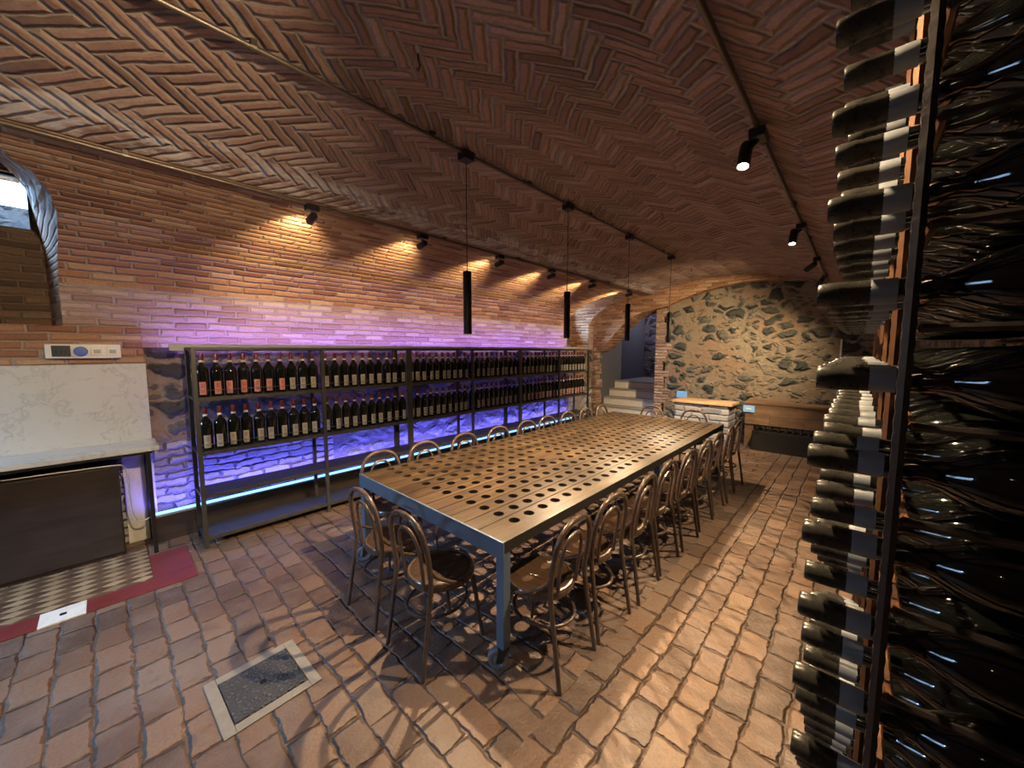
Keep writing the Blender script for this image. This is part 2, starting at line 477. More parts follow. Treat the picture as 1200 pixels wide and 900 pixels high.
def iron_cover():
    n = N('cast_iron_cover')
    o = n.tc('Object')
    e = n.vor(n.v('ADD', o, n.v('SCALE', n.noise(o, 30, 3, .6, col=True), scale=.02)), 44, 'DISTANCE_TO_EDGE', .8)
    f = n.noise(o, 20, 4, .6)
    c = n.mix(n.smooth(e, .05, .25), (.06, .065, .072), (.13, .14, .155))
    c = n.mix(n.m('MULTIPLY', f, .4), c, (.12, .10, .085))
    n.bs(Base_Color=c, Roughness=.5, Metallic=.35)
    n.bump(n.m('ADD', n.smooth(e, .04, .28), n.m('MULTIPLY', f, .2)), .012)
    return n.mat
M['iron'] = iron_cover()
M['coverframe'] = plain('pale_stone_frame', (.21, .195, .175), .7, 0, .3, 20, bumpd=.004)

def label_mat(name, base, ink):
    n = N(name)
    x, y, z = n.sep(n.uv())
    inz = n.m('MULTIPLY', n.m('GREATER_THAN', y, .52), n.m('LESS_THAN', y, .86))
    inx = n.m('MULTIPLY', n.m('GREATER_THAN', x, .28), n.m('LESS_THAN', x, .74))
    bars = n.m('GREATER_THAN', n.m('FRACT', n.m('MULTIPLY', n.m('SUBTRACT', x, .28), 6.5)), .45)
    k = n.m('MULTIPLY', n.m('MULTIPLY', inz, inx), bars)
    l1 = n.m('MULTIPLY', n.m('MULTIPLY', n.m('GREATER_THAN', y, .2), n.m('LESS_THAN', y, .25)), inx)
    c = n.mix(n.m('MULTIPLY', n.m('MAXIMUM', k, l1), .75), base, ink)
    c = n.mix(n.m('MULTIPLY', n.noise(n.tc('Object'), 60, 3, .6), .2), c, tuple(q * .6 for q in base))
    n.bs(Base_Color=c, Roughness=.6)
    return n.mat
M['lab_red'] = label_mat('pink_red_label', (.52, .20, .17), (.20, .04, .04))
M['lab_tan'] = label_mat('grey_tan_label', (.36, .33, .27), (.10, .09, .08))
M['lab_pink'] = label_mat('dusty_pink_label', (.50, .30, .28), (.2, .09, .09))

# ------------------------------------------------------------------ the room shell
WX = -4.85            # left wall plane
RX = 0.62             # right wall plane
YB, YF = -3.0, 8.4    # back wall and far wall
TX = -3.43            # crease under the left conduit
VP = [(-4.85, 2.33), (-4.81, 2.43), (-4.72, 2.55), (-4.56, 2.67), (-4.32, 2.78), (-4.05, 2.875), (-3.74, 2.955), (-3.43, 3.2 - 1.33 ** 2 / 9.3)]
def zv(x):
    if x >= -3.43: return 3.2 - (x + 2.1) ** 2 / 9.3
    for (x0, z0), (x1, z1) in zip(VP, VP[1:]):
        if x <= x1: return z0 + (z1 - z0) * (max(x, x0) - x0) / (x1 - x0)
    return VP[-1][1]

def set_uv(o, fn):
    me = o.data
    uvl = me.uv_layers.get('UVMap') or me.uv_layers.new(name='UVMap')
    for p in me.polygons:
        for li in p.loop_indices:
            co = me.vertices[me.loops[li].vertex_index].co
            uvl.data[li].uv = fn(co, p.normal, p.center)

def box_uv(co, n, c):
    a = [abs(q) for q in n]
    if a[0] >= a[1] and a[0] >= a[2]: return (co.y, co.z)
    if a[1] >= a[2]: return (co.x, co.z)
    return (co.x, co.y)

# floor
bm = bm_()
box(bm, -6.4, RX + .3, YB - .3, 11.6, -.3, 0)
fl = struct('floor', bm, M['floor'])
set_uv(fl, lambda co, n, c: (co.x, co.y))

# vaulted ceiling, herringbone
def arc(x0, x1, k): return [(x0 + (x1 - x0) * i / k, zv(x0 + (x1 - x0) * i / k)) for i in range(k + 1)]
bm = bm_()
prism(bm, arc(TX, RX, 40) + [(RX, 3.75), (TX, 3.75)], 'Y', YB, YF + .35)
ce = struct('ceiling', bm, M['herring'], smooth=False)
set_uv(ce, lambda co, n, c: ((co.x - TX) * 1.04, co.y))

VP_FINE = [(p.x, p.y) for p in catmull([(a, b, 0) for a, b in VP], 3)]
# left wall with its leaning vault, cut by two window niches
bm = bm_()
NI = 16
prism(bm, [(WX, 0), (WX, .90), (WX, 1.80)] + VP_FINE + [(TX, 3.75), (-5.65, 3.75), (-5.65, 0)], 'Y', YB, YF)
wl = struct('wall_left', bm, [M['brick'], M['rubble_left'], M['brickdark'], M['whitewash'], M['palebrick'], M['whiterubble']])

def niche_cutter(yc, hwF, hwB, zs, zspr, zapF, zapB, xF, xB, skew=0):
    b = bm_()
    def sec(hw, zap, x, y0):
        pts = [(y0 - hw, zs), (y0 + hw, zs)]
        for i in range(13):
            a = PI * i / 12
            pts.append((y0 + hw * math.cos(a), zspr + (zap - zspr) * math.sin(a) ** .8))
        return [b.verts.new((x, p[0], p[1])) for p in pts]
    A = sec(hwF, zapF, xF, yc); B = sec(hwB, zapB, xB, yc + skew)
    b.faces.new(A); b.faces.new(B[::-1])
    for i in range(len(A)): b.faces.new((A[i], B[i], B[(i + 1) % len(A)], A[(i + 1) % len(A)]))
    bmesh.ops.recalc_face_normals(b, faces=b.faces[:])
    me = bpy.data.meshes.new('cutter'); b.to_mesh(me); b.free()
    o = bpy.data.objects.new('cutter', me); COL.objects.link(o)
    return o
cut = [niche_cutter(-.60, .60, .30, 1.975, 2.42, 2.93, 3.40, -3.55, -5.35),
       niche_cutter(7.52, .50, .44, 1.86, 2.35, 2.95, 3.30, -3.5, -5.35)]
# window shafts from the niches to the open air
for y0, y1, z0, z1 in ((-.95, -.345, 2.80, 3.27), (7.2, 7.8, 2.55, 3.15)):
    b = bm_(); box(b, -5.9, -5.2, y0, y1, z0, z1)
    bmesh.ops.recalc_face_normals(b, faces=b.faces[:])
    me = bpy.data.meshes.new('cutter'); b.to_mesh(me); b.free()
    o = bpy.data.objects.new('cutter', me); COL.objects.link(o); cut.append(o)
for i, k in enumerate(cut):
    md = wl.modifiers.new('cut%d' % i, 'BOOLEAN'); md.operation = 'DIFFERENCE'; md.object = k; md.solver = 'EXACT'
dg = bpy.context.evaluated_depsgraph_get(); dg.update()
newme = bpy.data.meshes.new_from_object(wl.evaluated_get(dg))
wl.modifiers.clear(); old = wl.data; wl.data = newme
newme.materials.clear()
for mm in (M['brick'], M['rubble_left'], M['brickdark'], M['whitewash'], M['palebrick'], M['whiterubble']): newme.materials.append(mm)
for k in cut: bpy.data.objects.remove(k)
bq = bmesh.new(); bq.from_mesh(newme)
bmesh.ops.bisect_plane(bq, geom=bq.verts[:] + bq.edges[:] + bq.faces[:], plane_co=(0, 1.9, 0), plane_no=(0, 1, 0))
bq.to_mesh(newme); bq.free()
def on_vault(c): return c.x > WX - .001 and c.z > 2.32 and abs(c.z - zv(c.x)) < .035
for p in newme.polygons:
    c = p.center
    p.material_index = 0
    if abs(c.x - WX) < .01 and c.z < 1.8: p.material_index = 1 if c.z > .9 else (3 if c.y < 1.9 else 5)
    elif abs(c.x - WX) < .01 and c.z < 2.32: p.material_index = 4
    elif not on_vault(c) and c.x < WX + .01 and abs(p.normal.x) > .9 and c.x < -5: p.material_index = 2
ARCT = [0]
for (a_, b_), (c_, d_) in zip(VP_FINE, VP_FINE[1:]): ARCT.append(ARCT[-1] + math.hypot(c_ - a_, d_ - b_))
def arclen(x):
    for i, ((a, b), (c, d)) in enumerate(zip(VP_FINE, VP_FINE[1:])):
        if x <= c + 1e-6: return ARCT[i] + (ARCT[i + 1] - ARCT[i]) * max(0, (x - a)) / max(1e-6, c - a)
    return ARCT[-1]
def uv_left(co, n, c):
    if on_vault(c):
        return (co.y, 2.33 + arclen(co.x))
    if abs(n.x) > .8: return (co.y, co.z)
    yc = -.6 if co.y < 3 else 7.52
    if co.z < 2.40: return (co.x, co.z)
    s_ = 1 if co.y > yc else -1
    return (co.x, 2.40 + .5 * (math.atan2(co.z - 2.40, abs(co.y - yc) + 1e-4)) if s_ > 0 else 3.97 - .5 * math.atan2(co.z - 2.40, abs(co.y - yc) + 1e-4))
set_uv(wl, uv_left)

# right wall, back wall
bm = bm_(); box(bm, RX, RX + .3, YB, YF + .4, 0, 3.75)
wr = struct('wall_right', bm, M['rubble']); set_uv(wr, box_uv)
bm = bm_()
BWX0, BWX1, BWZ0, BWZ1 = -4.2, -3.1, 1.7, 2.45  # opening for the added fill window behind the camera
for a in ((-6.4, BWX0, 0, 3.75), (BWX1, RX + .3, 0, 3.75), (BWX0, BWX1, 0, BWZ0), (BWX0, BWX1, BWZ1, 3.75)): box(bm, a[0], a[1], YB - .3, YB, a[2], a[3])
wb = struct('wall_back', bm, M['brick']); set_uv(wb, box_uv)

# far wall: stone to the right of the stair opening, brick quoin at its corner, brick rib above
OX = -3.37
bm = bm_(); box(bm, OX + .22, RX + .3, YF, YF + .4, 0, 3.75)
wf = struct('wall_far', bm, M['rubble']); set_uv(wf, box_uv)
bm = bm_()
zz = 0
k = 0
while zz < 3.6:      # toothed brick quoin
    hgt = .066 * (2 + (k * 7) % 3)
    wdt = (.20, .30, .16, .26, .34)[k % 5]
    box(bm, OX, OX + wdt, YF - .012, YF + .41, zz, zz + hgt)
    zz += hgt; k += 1
q = struct('trim_1', bm, M['quoin']); set_uv(q, box_uv)
# left jamb of the stair opening: ragged end of the left wall
rib = [(-4.95, 1.70), (-4.72, 1.76), (-4.56, 1.86), (-4.38, 2.06), (-4.12, 2.33), (-3.86, 2.53), (-3.62, 2.62), (-3.38, 2.67), (-3.09, 2.71), (-2.8, 2.84), (-2.34, 2.97), (-1.74, 3.05), (-1.3, 3.05), (-.94, 3.00), (-.6, 2.95), (-.31, 2.88), (.2, 2.70), (RX, 2.45)]
bm = bm_()
prism(bm, rib + [(RX, 3.75), (-4.95, 3.75)], 'Y', 8.2, 8.8)
rb = struct('trim_2', bm, M['brick'])
set_uv(rb, lambda co, n, c: (co.x, co.z) if abs(n.y) > .6 else (co.y, co.x * 1.1))
bm = bm_()
zz = 0; k = 0
while zz < 1.72:
    hgt = .066 * (1 + (k * 5) % 3)
    box(bm, WX - .05, WX + (.10, .05, .13, .07, .11)[k % 5], 8.15 + (.02, .0, .05)[k % 3], 8.45, zz, zz + hgt)
    zz += hgt; k += 1
q = struct('trim_3', bm, M['quoin']); set_uv(q, box_uv)

# the stair alcove behind the far wall
bm = bm_(); box(bm, WX - .3, WX, 8.45, 11.2, 0, 3.2); q = struct('wall_alcove_left', bm, M['greywall']); set_uv(q, box_uv)
bm = bm_(); box(bm, WX - .3, OX + .5, 11.2, 11.5, 0, 3.2); q = struct('wall_alcove_back', bm, M['alcove']); set_uv(q, box_uv)
bm = bm_(); box(bm, OX + .02, OX + .4, 8.8, 11.2, 0, 3.2); q = struct('wall_alcove_right', bm, M['alcove']); set_uv(q, box_uv)
bm = bm_(); box(bm, WX - .3, OX + .5, 8.8, 11.5, 3.2, 3.5); q = struct('ceiling_alcove', bm, M['brickdark']); set_uv(q, box_uv)
st = thing('staircase', 'short flight of pale marble steps rising into the dark doorway', 'stairs', (-4.1, 8.2, 0))
for k in range(5):
    zt = .97 - .19 * k; yf = 9.35 - .29 * k
    yb = 11.19 if k == 0 else yf + .33
    b = bm_(); box(b, WX + .01 + 4.1, OX - .005 + 4.1, yf - 8.2, (yf + .025) - 8.2, zt - .19, zt - .03, .002)
    obj('riser', b, M['marblestep'], st)
    b = bm_(); box(b, WX + .01 + 4.1, OX - .005 + 4.1, yf - .02 - 8.2, yb - 8.2, zt - .03, zt, .004)
    obj('tread', b, M['stepstone'], st)
b = bm_()
prism(b, [(9.38 - .29 * 4 - 8.2 + .0, 0)] + [p for k in (4, 3, 2, 1, 0) for p in ((9.38 - .29 * k - 8.2, .93 - .19 * (k + 1) if k < 4 else 0), (9.38 - .29 * k - 8.2, .93 - .19 * k))] + [(11.18 - 8.2, .93), (11.18 - 8.2, 0)], 'X', WX + .02 + 4.1, OX - .01 + 4.1)
bmesh.ops.remove_doubles(b, verts=b.verts[:], dist=1e-5)
obj('stair_core', b, M['stepstone'], st)

# windows in the two niches: steel frame, pane, sky outside
glassn = N('window_glass')
gt = glassn.t.nodes.new('ShaderNodeBsdfTransparent'); gg = glassn.t.nodes.new('ShaderNodeBsdfGlossy'); gx = glassn.t.nodes.new('ShaderNodeMixShader')
gg.inputs['Roughness'].default_value = .02; gx.inputs[0].default_value = .08; gt.inputs[0].default_value = (.85, .93, 1, 1)
glassn.t.links.new(gt.outputs[0], gx.inputs[1]); glassn.t.links.new(gg.outputs[0], gx.inputs[2]); glassn.t.links.new(gx.outputs[0], glassn.out.inputs[0])
for wi, (y0, y1, z0, z1) in enumerate(((-.95, -.345, 2.80, 3.27), (7.2, 7.8, 2.55, 3.15))):
    X = -5.40
    b = bm_()
    t = .022
    for a in ((y0, y1, z0, z0 + t), (y0, y1, z1 - t, z1), (y0, y0 + t, z0 + t, z1 - t), (y1 - t, y1, z0 + t, z1 - t)):
        box(b, X - .02, X + .02, *a)
    w = struct('window_%d' % (wi + 1), b, M['steel'])
    b = bm_(); box(b, X - .004, X + .004, y0 + t, y1 - t, z0 + t, z1 - t)
    obj('pane', b, glassn.mat, w)
    # retaining wall of the light well outside
b = bm_()
for a in ((BWX0, BWX1, BWZ0, BWZ0 + .05), (BWX0, BWX1, BWZ1 - .05, BWZ1), (BWX0, BWX0 + .05, BWZ0 + .05, BWZ1 - .05), (BWX1 - .05, BWX1, BWZ0 + .05, BWZ1 - .05), (-3.675, -3.625, BWZ0 + .05, BWZ1 - .05)): box(b, a[0], a[1], YB - .2, YB - .15, a[2], a[3])
w = struct('window_3', b, M['steel'])  # added window, out of view, that lets cool fill light into the room
b = bm_(); box(b, BWX0 + .05, BWX1 - .05, YB - .18, YB - .172, BWZ0 + .05, BWZ1 - .05); obj('pane', b, glassn.mat, w)
b = bm_(); box(b, -6.9, -6.6, -2.6, 1.4, 2.0, 3.27); q = struct('wall_outside', b, M['alcove']); set_uv(q, box_uv)

# ------------------------------------------------------------------ ceiling conduits, spots, pendants
def conduit(name, x, y0, y1, label, n_clamp):
    pts = [(x, y0, zv(x) - .03), (x, y1, zv(x) - .03)]
    root = thing(name, label, 'conduit', (x, y0, zv(x) - .03))
    b = bm_(); tube(b, [(0, 0, 0), (0, y1 - y0, 0)], .013, 10)
    obj('pipe', b, M['rail'], root, True)
    for i in range(n_clamp):
        yy = (i + .5) / n_clamp * (y1 - y0)
        b = bm_(); box(b, -.02, .02, yy - .012, yy + .012, .004, .029); tube(b, [(0, yy - .012, 0), (0, yy + .012, 0)], .018, 10)
        obj('clamp', b, M['rail'], root)
    return root
conduit('lighting_conduit', TX, -2.9, 8.15, 'thin steel conduit along the crease above left wall carrying spotlights', 9)
conduit('lighting_conduit', -2.15, -2.9, 6.0, 'thin steel conduit along the crown of the vault feeding the pendants', 9)
conduit('lighting_conduit', -.44, -2.9, 7.8, 'thin steel conduit along the right of the vault near the bottle rack', 9)

def add_spot(parent, loc, target, power, angle, col, rad=.02, blend=.4, name='spot_lamp'):
    l = bpy.data.lights.new(name, 'SPOT'); l.energy = power; l.spot_size = R(angle); l.spot_blend = blend
    l.color = col; l.shadow_soft_size = rad
    o = bpy.data.objects.new(name, l); COL.objects.link(o)
    d = Vector(target) - Vector(loc)
    o.rotation_euler = d.to_track_quat('-Z', 'Y').to_euler()
    if parent is not None:
        o.parent = parent; o.location = Vector(loc) - Vector(parent.location)
    else: o.location = loc
    return o

def spotlight(x, y, zc, target, label, group, power, angle, col, blend=.5, side=1):
    """mount box on the conduit, yoke and a short cylindrical head aimed at target"""
    root = thing('spotlight', label, 'spotlight', (x, y, zc), 0, group)
    b = bm_(); box(b, -.035, .035, -.05, .05, -.045, .0, .004); obj('mount_box', b, M['black'], root)
    hc = Vector((.055 * side, 0, -.10))
    b = bm_(); tube(b, [(0, 0, -.04), hc * .9], .010, 8); obj('yoke', b, M['black'], root, True)
    d = (Vector(target) - (Vector((x, y, zc)) + hc)).normalized()
    rot = d.to_track_quat('Z', 'Y').to_matrix().to_4x4()
    mt = Matrix.Translation(hc) @ rot
    b = bm_(); lathe(b, [(0, -.065), (.026, -.065), (.030, -.058), (.032, .0), (.032, .062), (.027, .064), (.026, .050), (0, .048)], 20, mt)
    head = obj('lamp_head', b, M['black'], root, True)
    b = bm_(); lathe(b, [(0, .056), (.022, .055), (.0245, .051), (0, .0505)], 16, mt); obj('lens', b, M['bulb'], head, True)
    lp = Vector((x, y, zc)) + hc + d * .075
    add_spot(root, lp, target, power, angle, col, .02, blend)
    return root

WARM = (1.0, .70, .38)
WARM2 = (1.0, .72, .42)
for i, y in enumerate((-1.0, .10, 1.254, 2.337, 3.49, 4.59, 5.755, 7.15)):
    lab = ('black spotlight on the left ceiling conduit, %s one in view from the camera end' % ORD[i - 2]) if i >= 2 else ('black spotlight on the left ceiling conduit before the window niche' if i == 1 else 'black spotlight on the left ceiling conduit nearest the back wall')
    if i < 2: continue
    spotlight(TX, y, zv(TX) - .035, (-4.4, y + .06, 2.74), lab, 'spotlights on the left conduit', 70, 76, WARM, 1.0, side=-.2)
for i, (y, tg, pw) in enumerate(((-1.6, (-2.8, .2, .0), 40), (.85, (-.04, .95, 1.4), 110), (.45, (-4.5, .1, 1.3), 240), (2.3, (-.6, 1.5, .2), 250), (4.2, (-.6, 3.5, .2), 230), (5.8, (-3.7, 8.6, .8), 480), (7.2, (-1.6, 8.35, 1.0), 95))):
    lab = ('lit black spotlight on the right ceiling conduit, %s one in view from the camera end' % ORD[i - 3]) if i >= 3 else ('black spotlight on the right ceiling conduit near the back wall', 'black spotlight on the right ceiling conduit above the bottle rack end', 'black spotlight on the right ceiling conduit just behind the camera')[i]
    spotlight(-.44, y, zv(-.44) - .035, tg, lab, 'spotlights on the right conduit', pw, 92, WARM2, .95, side=-1)

pend0 = None
for i, y in enumerate((1.843, 3.127, 4.444, 5.827)):
    lab = 'slim black cylinder pendant over the long table, %s from the camera end' % ORD[i]
    zc = zv(-2.15) - .02
    if pend0 is None:
        root = thing('pendant_lamp', lab, 'pendant lamp', (-2.15, y, zc), 0, 'pendants over the long table'); pend0 = root
        b = bm_(); box(b, -.04, .04, -.045, .045, -.06, 0, .005); obj('ceiling_box', b, M['black'], root)
        b = bm_(); tube(b, [(0, 0, -.05), (0, 0, 2.345 - zc)], .0035, 6); obj('cord', b, M['black'], root, True)
        z0 = 1.893 - zc; z1 = 2.347 - zc
        b = bm_(); lathe(b, [(0, z1), (.029, z1), (.031, z1 - .003), (.031, z0), (.027, z0), (.026, z0 + .018), (0, z0 + .018)], 28); sh = obj('lamp_body', b, M['black'], root, True)
        b = bm_(); lathe(b, [(0, z0 + .004), (.0255, z0 + .004), (.0255, z0 + .016), (0, z0 + .016)], 20); obj('diffuser', b, M['pbulb'], sh, True)
    else:
        dup(pend0, (-2.15, y, zc), 0, lab)
    l = add_spot(None, (-2.15, y, 1.885), (-2.15, y, 0), 165, 135, (1, .72, .42), .012, .45, 'pendant_light')
    add_spot(None, (-2.15, y, 1.884), (-2.15, y, 0), 26, 34, (1, .60, .28), .008, .5, 'pendant_beam')

# iron hooks in the vault
for i, (dx, dy) in enumerate(((-1.197, .812), (-1.136, 2.868), (-1.221, 4.583), (-1.63, 5.106))):
    k = 1.36
    x, y = dx * k, dy * k
    z = zv(x)
    b = bm_(); tube(b, catmull([(0, 0, .02), (0, 0, -.03), (.012, 0, -.055), (.0, 0, -.075), (-.012, 0, -.06)], 4), .004, 6)
    o = obj('ceiling_hook', b, M['rebar'], None, True); o.location = (x, y, z)
    tag(o, 'small rusty iron hook hanging from the brick vault, %s from the camera' % ORD[i], 'hook', 'iron hooks in the vault')

# ------------------------------------------------------------------ the long table
TL, TR, TN, TF = -3.005, -1.335, 1.375, 5.80
ZT = .745
tb = thing('dining_table', 'long steel framed table topped with rows of round holes drilled in planks', 'table', (-2.17, 3.6, 0))
ox, oy = -2.17, 3.6
HP, HR, SEG = .139, .0345, 20
def plank(bm, x0, x1, xc, y0, y1, ya, nh, zb, zt, gap_at=()):
    """one plank pierced by a row of round holes"""
    def ring(cx, cy, z): return [bm.verts.new((cx + HR * math.cos(2 * PI * k / SEG + PI / SEG), cy + HR * math.sin(2 * PI * k / SEG + PI / SEG), z)) for k in range(SEG)]
    ys = [ya + HP * i - HP / 2 for i in range(nh + 1)]
    rows = {}
    for z in (zb, zt):
        rows[z] = [(bm.verts.new((x0, y, z)), bm.verts.new((x1, y, z))) for y in [y0] + ys + [y1]]
    for z in (zb, zt):
        L = rows[z]
        for i in (0, len(L) - 2):
            bm.faces.new((L[i][0], L[i][1], L[i + 1][1], L[i + 1][0]))
    for i in range(len(rows[zb]) - 1):
        for s in (0, 1):
            bm.faces.new((rows[zb][i][s], rows[zb][i + 1][s], rows[zt][i + 1][s], rows[zt][i][s]))
    for e in (0, -1):
        bm.faces.new((rows[zb][e][0], rows[zb][e][1], rows[zt][e][1], rows[zt][e][0]))
    for i in range(nh):
        cy = ya + HP * i
        if i in gap_at:
            for z in (zb, zt):
                a, b2 = rows[z][i + 1], rows[z][i + 2]
                bm.faces.new((a[0], a[1], b2[1], b2[0]))
            continue
        rg = {}
        for z in (zb, zt):
            a, b2 = rows[z][i + 1], rows[z][i + 2]
            corners = [b2[1], b2[0], a[0], a[1]]   # angles 45,135,225,315
            r_ = ring(xc, cy, z); rg[z] = r_
            q = SEG // 4
            # ring vertex k at angle 2pi k/SEG + pi/SEG; corners at 45+90j
            for j in range(4):
                # sector centred on corner j: verts from angle 90j to 90(j+1)
                vs = [r_[(j * q + k) % SEG] for k in range(q)]
                for k in range(q - 1):
                    bm.faces.new((corners[j], vs[k], vs[k + 1]))
                bm.faces.new((corners[j], vs[-1], r_[((j + 1) * q) % SEG], corners[(j + 1) % 4]))
        for k in range(SEG):
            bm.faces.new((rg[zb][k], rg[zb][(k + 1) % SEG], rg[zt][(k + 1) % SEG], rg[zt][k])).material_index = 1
for i in range(12):
    xc = -1.482 - .1325 * i
    x0, x1 = xc - .0632, xc + .0632
    if i == 0: x1 = TR - .014
    if i == 11: x0 = max(x0, TL + .014)
    b = bm_()
    plank(b, x0 - ox, x1 - ox, xc - ox, TN + .014 - oy, TF - .014 - oy, 1.625 - oy, 30, ZT - .045, ZT, gap_at=((9,) if i in (5, 6) else ()))
    o = obj('plank', b, [M['plank'], M['hole_shade']], tb)
    if i == 0: o['label'] = 'wider plank along the right edge'
# steel angle frame
b = bm_()
def fb(a0, a1, b0, b1, c0, c1): box(b, a0 - ox, a1 - ox, b0 - oy, b1 - oy, c0, c1, .002)
fb(TL, TR, TN, TN + .012, ZT - .095, ZT + .004); obj('end_apron', b, M['bluesteel'], tb, label='blue grey steel end rail nearest the camera')
b = bm_(); fb(TL, TR, TF - .012, TF, ZT - .095, ZT + .004); obj('end_apron', b, M['bluesteel'], tb)
b = bm_(); fb(TL, TL + .012, TN + .0125, TF - .0125, ZT - .06, ZT + .004); obj('side_rail', b, M['steel'], tb)  # long sides in darker steel than the ends, their shade put into the colour
b = bm_(); fb(TR - .012, TR, TN + .0125, TF - .0125, ZT - .06, ZT + .004); obj('side_rail', b, M['steel'], tb)
for yy in (2.25, 3.6, 4.9):
    b = bm_(); fb(TL + .013, TR - .013, yy - .02, yy + .02, ZT - .085, ZT - .046); obj('cross_bar', b, M['steel'], tb)
for (lx, ly) in ((TR - .032, TN + .034), (TL + .032, TN + .034), (TR - .032, TF - .034), (TL + .032, TF - .034), (TR - .032, 3.56), (TL + .032, 3.56)):
    b = bm_(); box(b, lx - .028 - ox, lx + .028 - ox, ly - .028 - oy, ly + .028 - oy, .125, ZT - .047, .003)
    lg = obj('leg', b, M['bluesteel'], tb)
    b = bm_()
    cx, cy = lx - ox, ly - oy
    box(b, cx - .032, cx + .032, cy - .032, cy + .032, .118, .1245, .001)
    for s in (-1, 1): prism(b, [(cy - .028, .118), (cy + .028, .118), (cy + .012 - .03, .042), (cy - .012 - .03, .042)], 'X', cx + s * .026 - .003, cx + s * .026 + .003)
    tube(b, [(cx - .03, cy - .03, .058), (cx + .03, cy - .03, .058)], .009, 10)
    fk = obj('castor_fork', b, M['steel'], lg)
    sw = Matrix.Translation((cx, cy, 0)) @ Matrix.Rotation(R(-47) if lx > -2 else R(-35), 4, 'Z') @ Matrix.Translation((-cx, -cy, 0))
    fk.data.transform(sw)
    mt = sw @ Matrix.Translation((cx, cy - .03, .058)) @ Matrix.Rotation(PI / 2, 4, 'Y')
    b = bm_(); lathe(b, [(.010, -.02), (.034, -.016), (.038, -.021), (.054, -.021), (.058, -.015), (.058, .015), (.054, .021), (.038, .021), (.034, .016), (.010, .02), (.010, -.02)], 28, mt)
    obj('castor_wheel', b, M['rubber'], fk, True)

# ------------------------------------------------------------------ bentwood chairs
def make_chair(label):
    t = thing('bentwood_chair', label, 'chair', (0, 0, 0), 0, 'bentwood chairs round the long table')
    right = [(.19, -.265, 0), (.183, -.235, .20), (.178, -.205, .40), (.178, -.195, .50), (.186, -.208, .62), (.180, -.222, .72), (.145, -.234, .81), (.08, -.241, .855)]
    pts = right + [(0, -.243, .868)] + [(-x, y, z) for x, y, z in right[::-1]]
    b = bm_(); cp = catmull(pts, 5); n_ = len(cp)
    rad = [.0125 + .0035 * math.sin(PI * min(1, max(0, i / (n_ - 1)))) for i in range(n_)]
    tube(b, cp, rad, 10); obj('back_bow', b, M['chair'], t, True)
    r2 = [(.095, -.185, .452), (.10, -.197, .56), (.102, -.210, .65), (.090, -.222, .72), (.055, -.231, .77)]
    pts = r2 + [(0, -.235, .787)] + [(-x, y, z) for x, y, z in r2[::-1]]
    b = bm_(); tube(b, catmull(pts, 5), .0105, 8); obj('inner_bow', b, M['chair'], t, True)
    b = bm_(); lathe(b, [(0, .452), (.15, .450), (.178, .455), (.186, .462), (.178, .467), (.14, .462), (0, .459)], 36); obj('seat', b, M['seat'], t, True)
    b = bm_(); lathe(b, [(.172, .420), (.195, .420), (.203, .430), (.203, .458), (.195, .468), (.184, .468), (.172, .45), (.172, .420)], 40); obj('seat_rim', b, M['chair'], t, True)
    for s in (-1, 1):
        b = bm_(); c = catmull([(s * .135, .125, .425), (s * .150, .145, .30), (s * .158, .160, .16), (s * .170, .185, 0)], 4)
        tube(b, c, [.0165 - .006 * i / (len(c) - 1) for i in range(len(c))], 10); obj('front_leg', b, M['chair'], t, True)
        b = bm_(); c = catmull([(s * .180, -.204, .60), (s * .186, -.165, .545), (s * .200, -.10, .50), (s * .212, -.03, .462), (s * .206, .02, .44)], 5)
        tube(b, c, .0095, 8); obj('hip_brace', b, M['chair'], t, True)
    b = bm_(); tube(b, [(.165 * math.cos(a) * 1.0, -.03 + .185 * math.sin(a), .275) for a in [2 * PI * i / 36 for i in range(36)]], .010, 8, closed=True)
    obj('leg_ring', b, M['chair'], t, True)
    return t
ch0 = make_chair('')
spots = []
for i, x in enumerate((-2.335, -1.80)):
    spots.append((x, 1.31, 0, 'brown bentwood chair at the near end of the long table, %s of the two' % ('left' if i == 0 else 'right')))
for i, y in enumerate((1.66, 2.12, 2.60, 3.06, 3.55, 4.05, 4.52, 5.0, 5.48)):
    spots.append((-1.305 + random.uniform(-.012, .012), y, PI / 2, 'brown bentwood chair on rack side of the long table, %s from the camera end' % ORD[i]))
for i, y in enumerate((1.62, 2.09, 2.60, 3.12, 3.62, 4.07, 4.57, 5.05, 5.53)):
    spots.append((-2.87 + random.uniform(-.012, .012), y, -PI / 2, 'brown bentwood chair on wine shelf side of the long table, %s from the camera end' % ORD[i]))
for i, x in enumerate((-2.45, -1.80)):
    spots.append((x, 5.80, PI, 'brown bentwood chair at the far end of the long table, %s of the two' % ('left' if i == 0 else 'right')))
for i, (x, y, rz, lab) in enumerate(spots):
    rz += random.uniform(-.05, .05)
    if i == 0:
        ch0.location = (x, y, 0); ch0.rotation_euler = (0, 0, rz); ch0['label'] = lab
    else: dup(ch0, (x, y, 0), rz, lab)

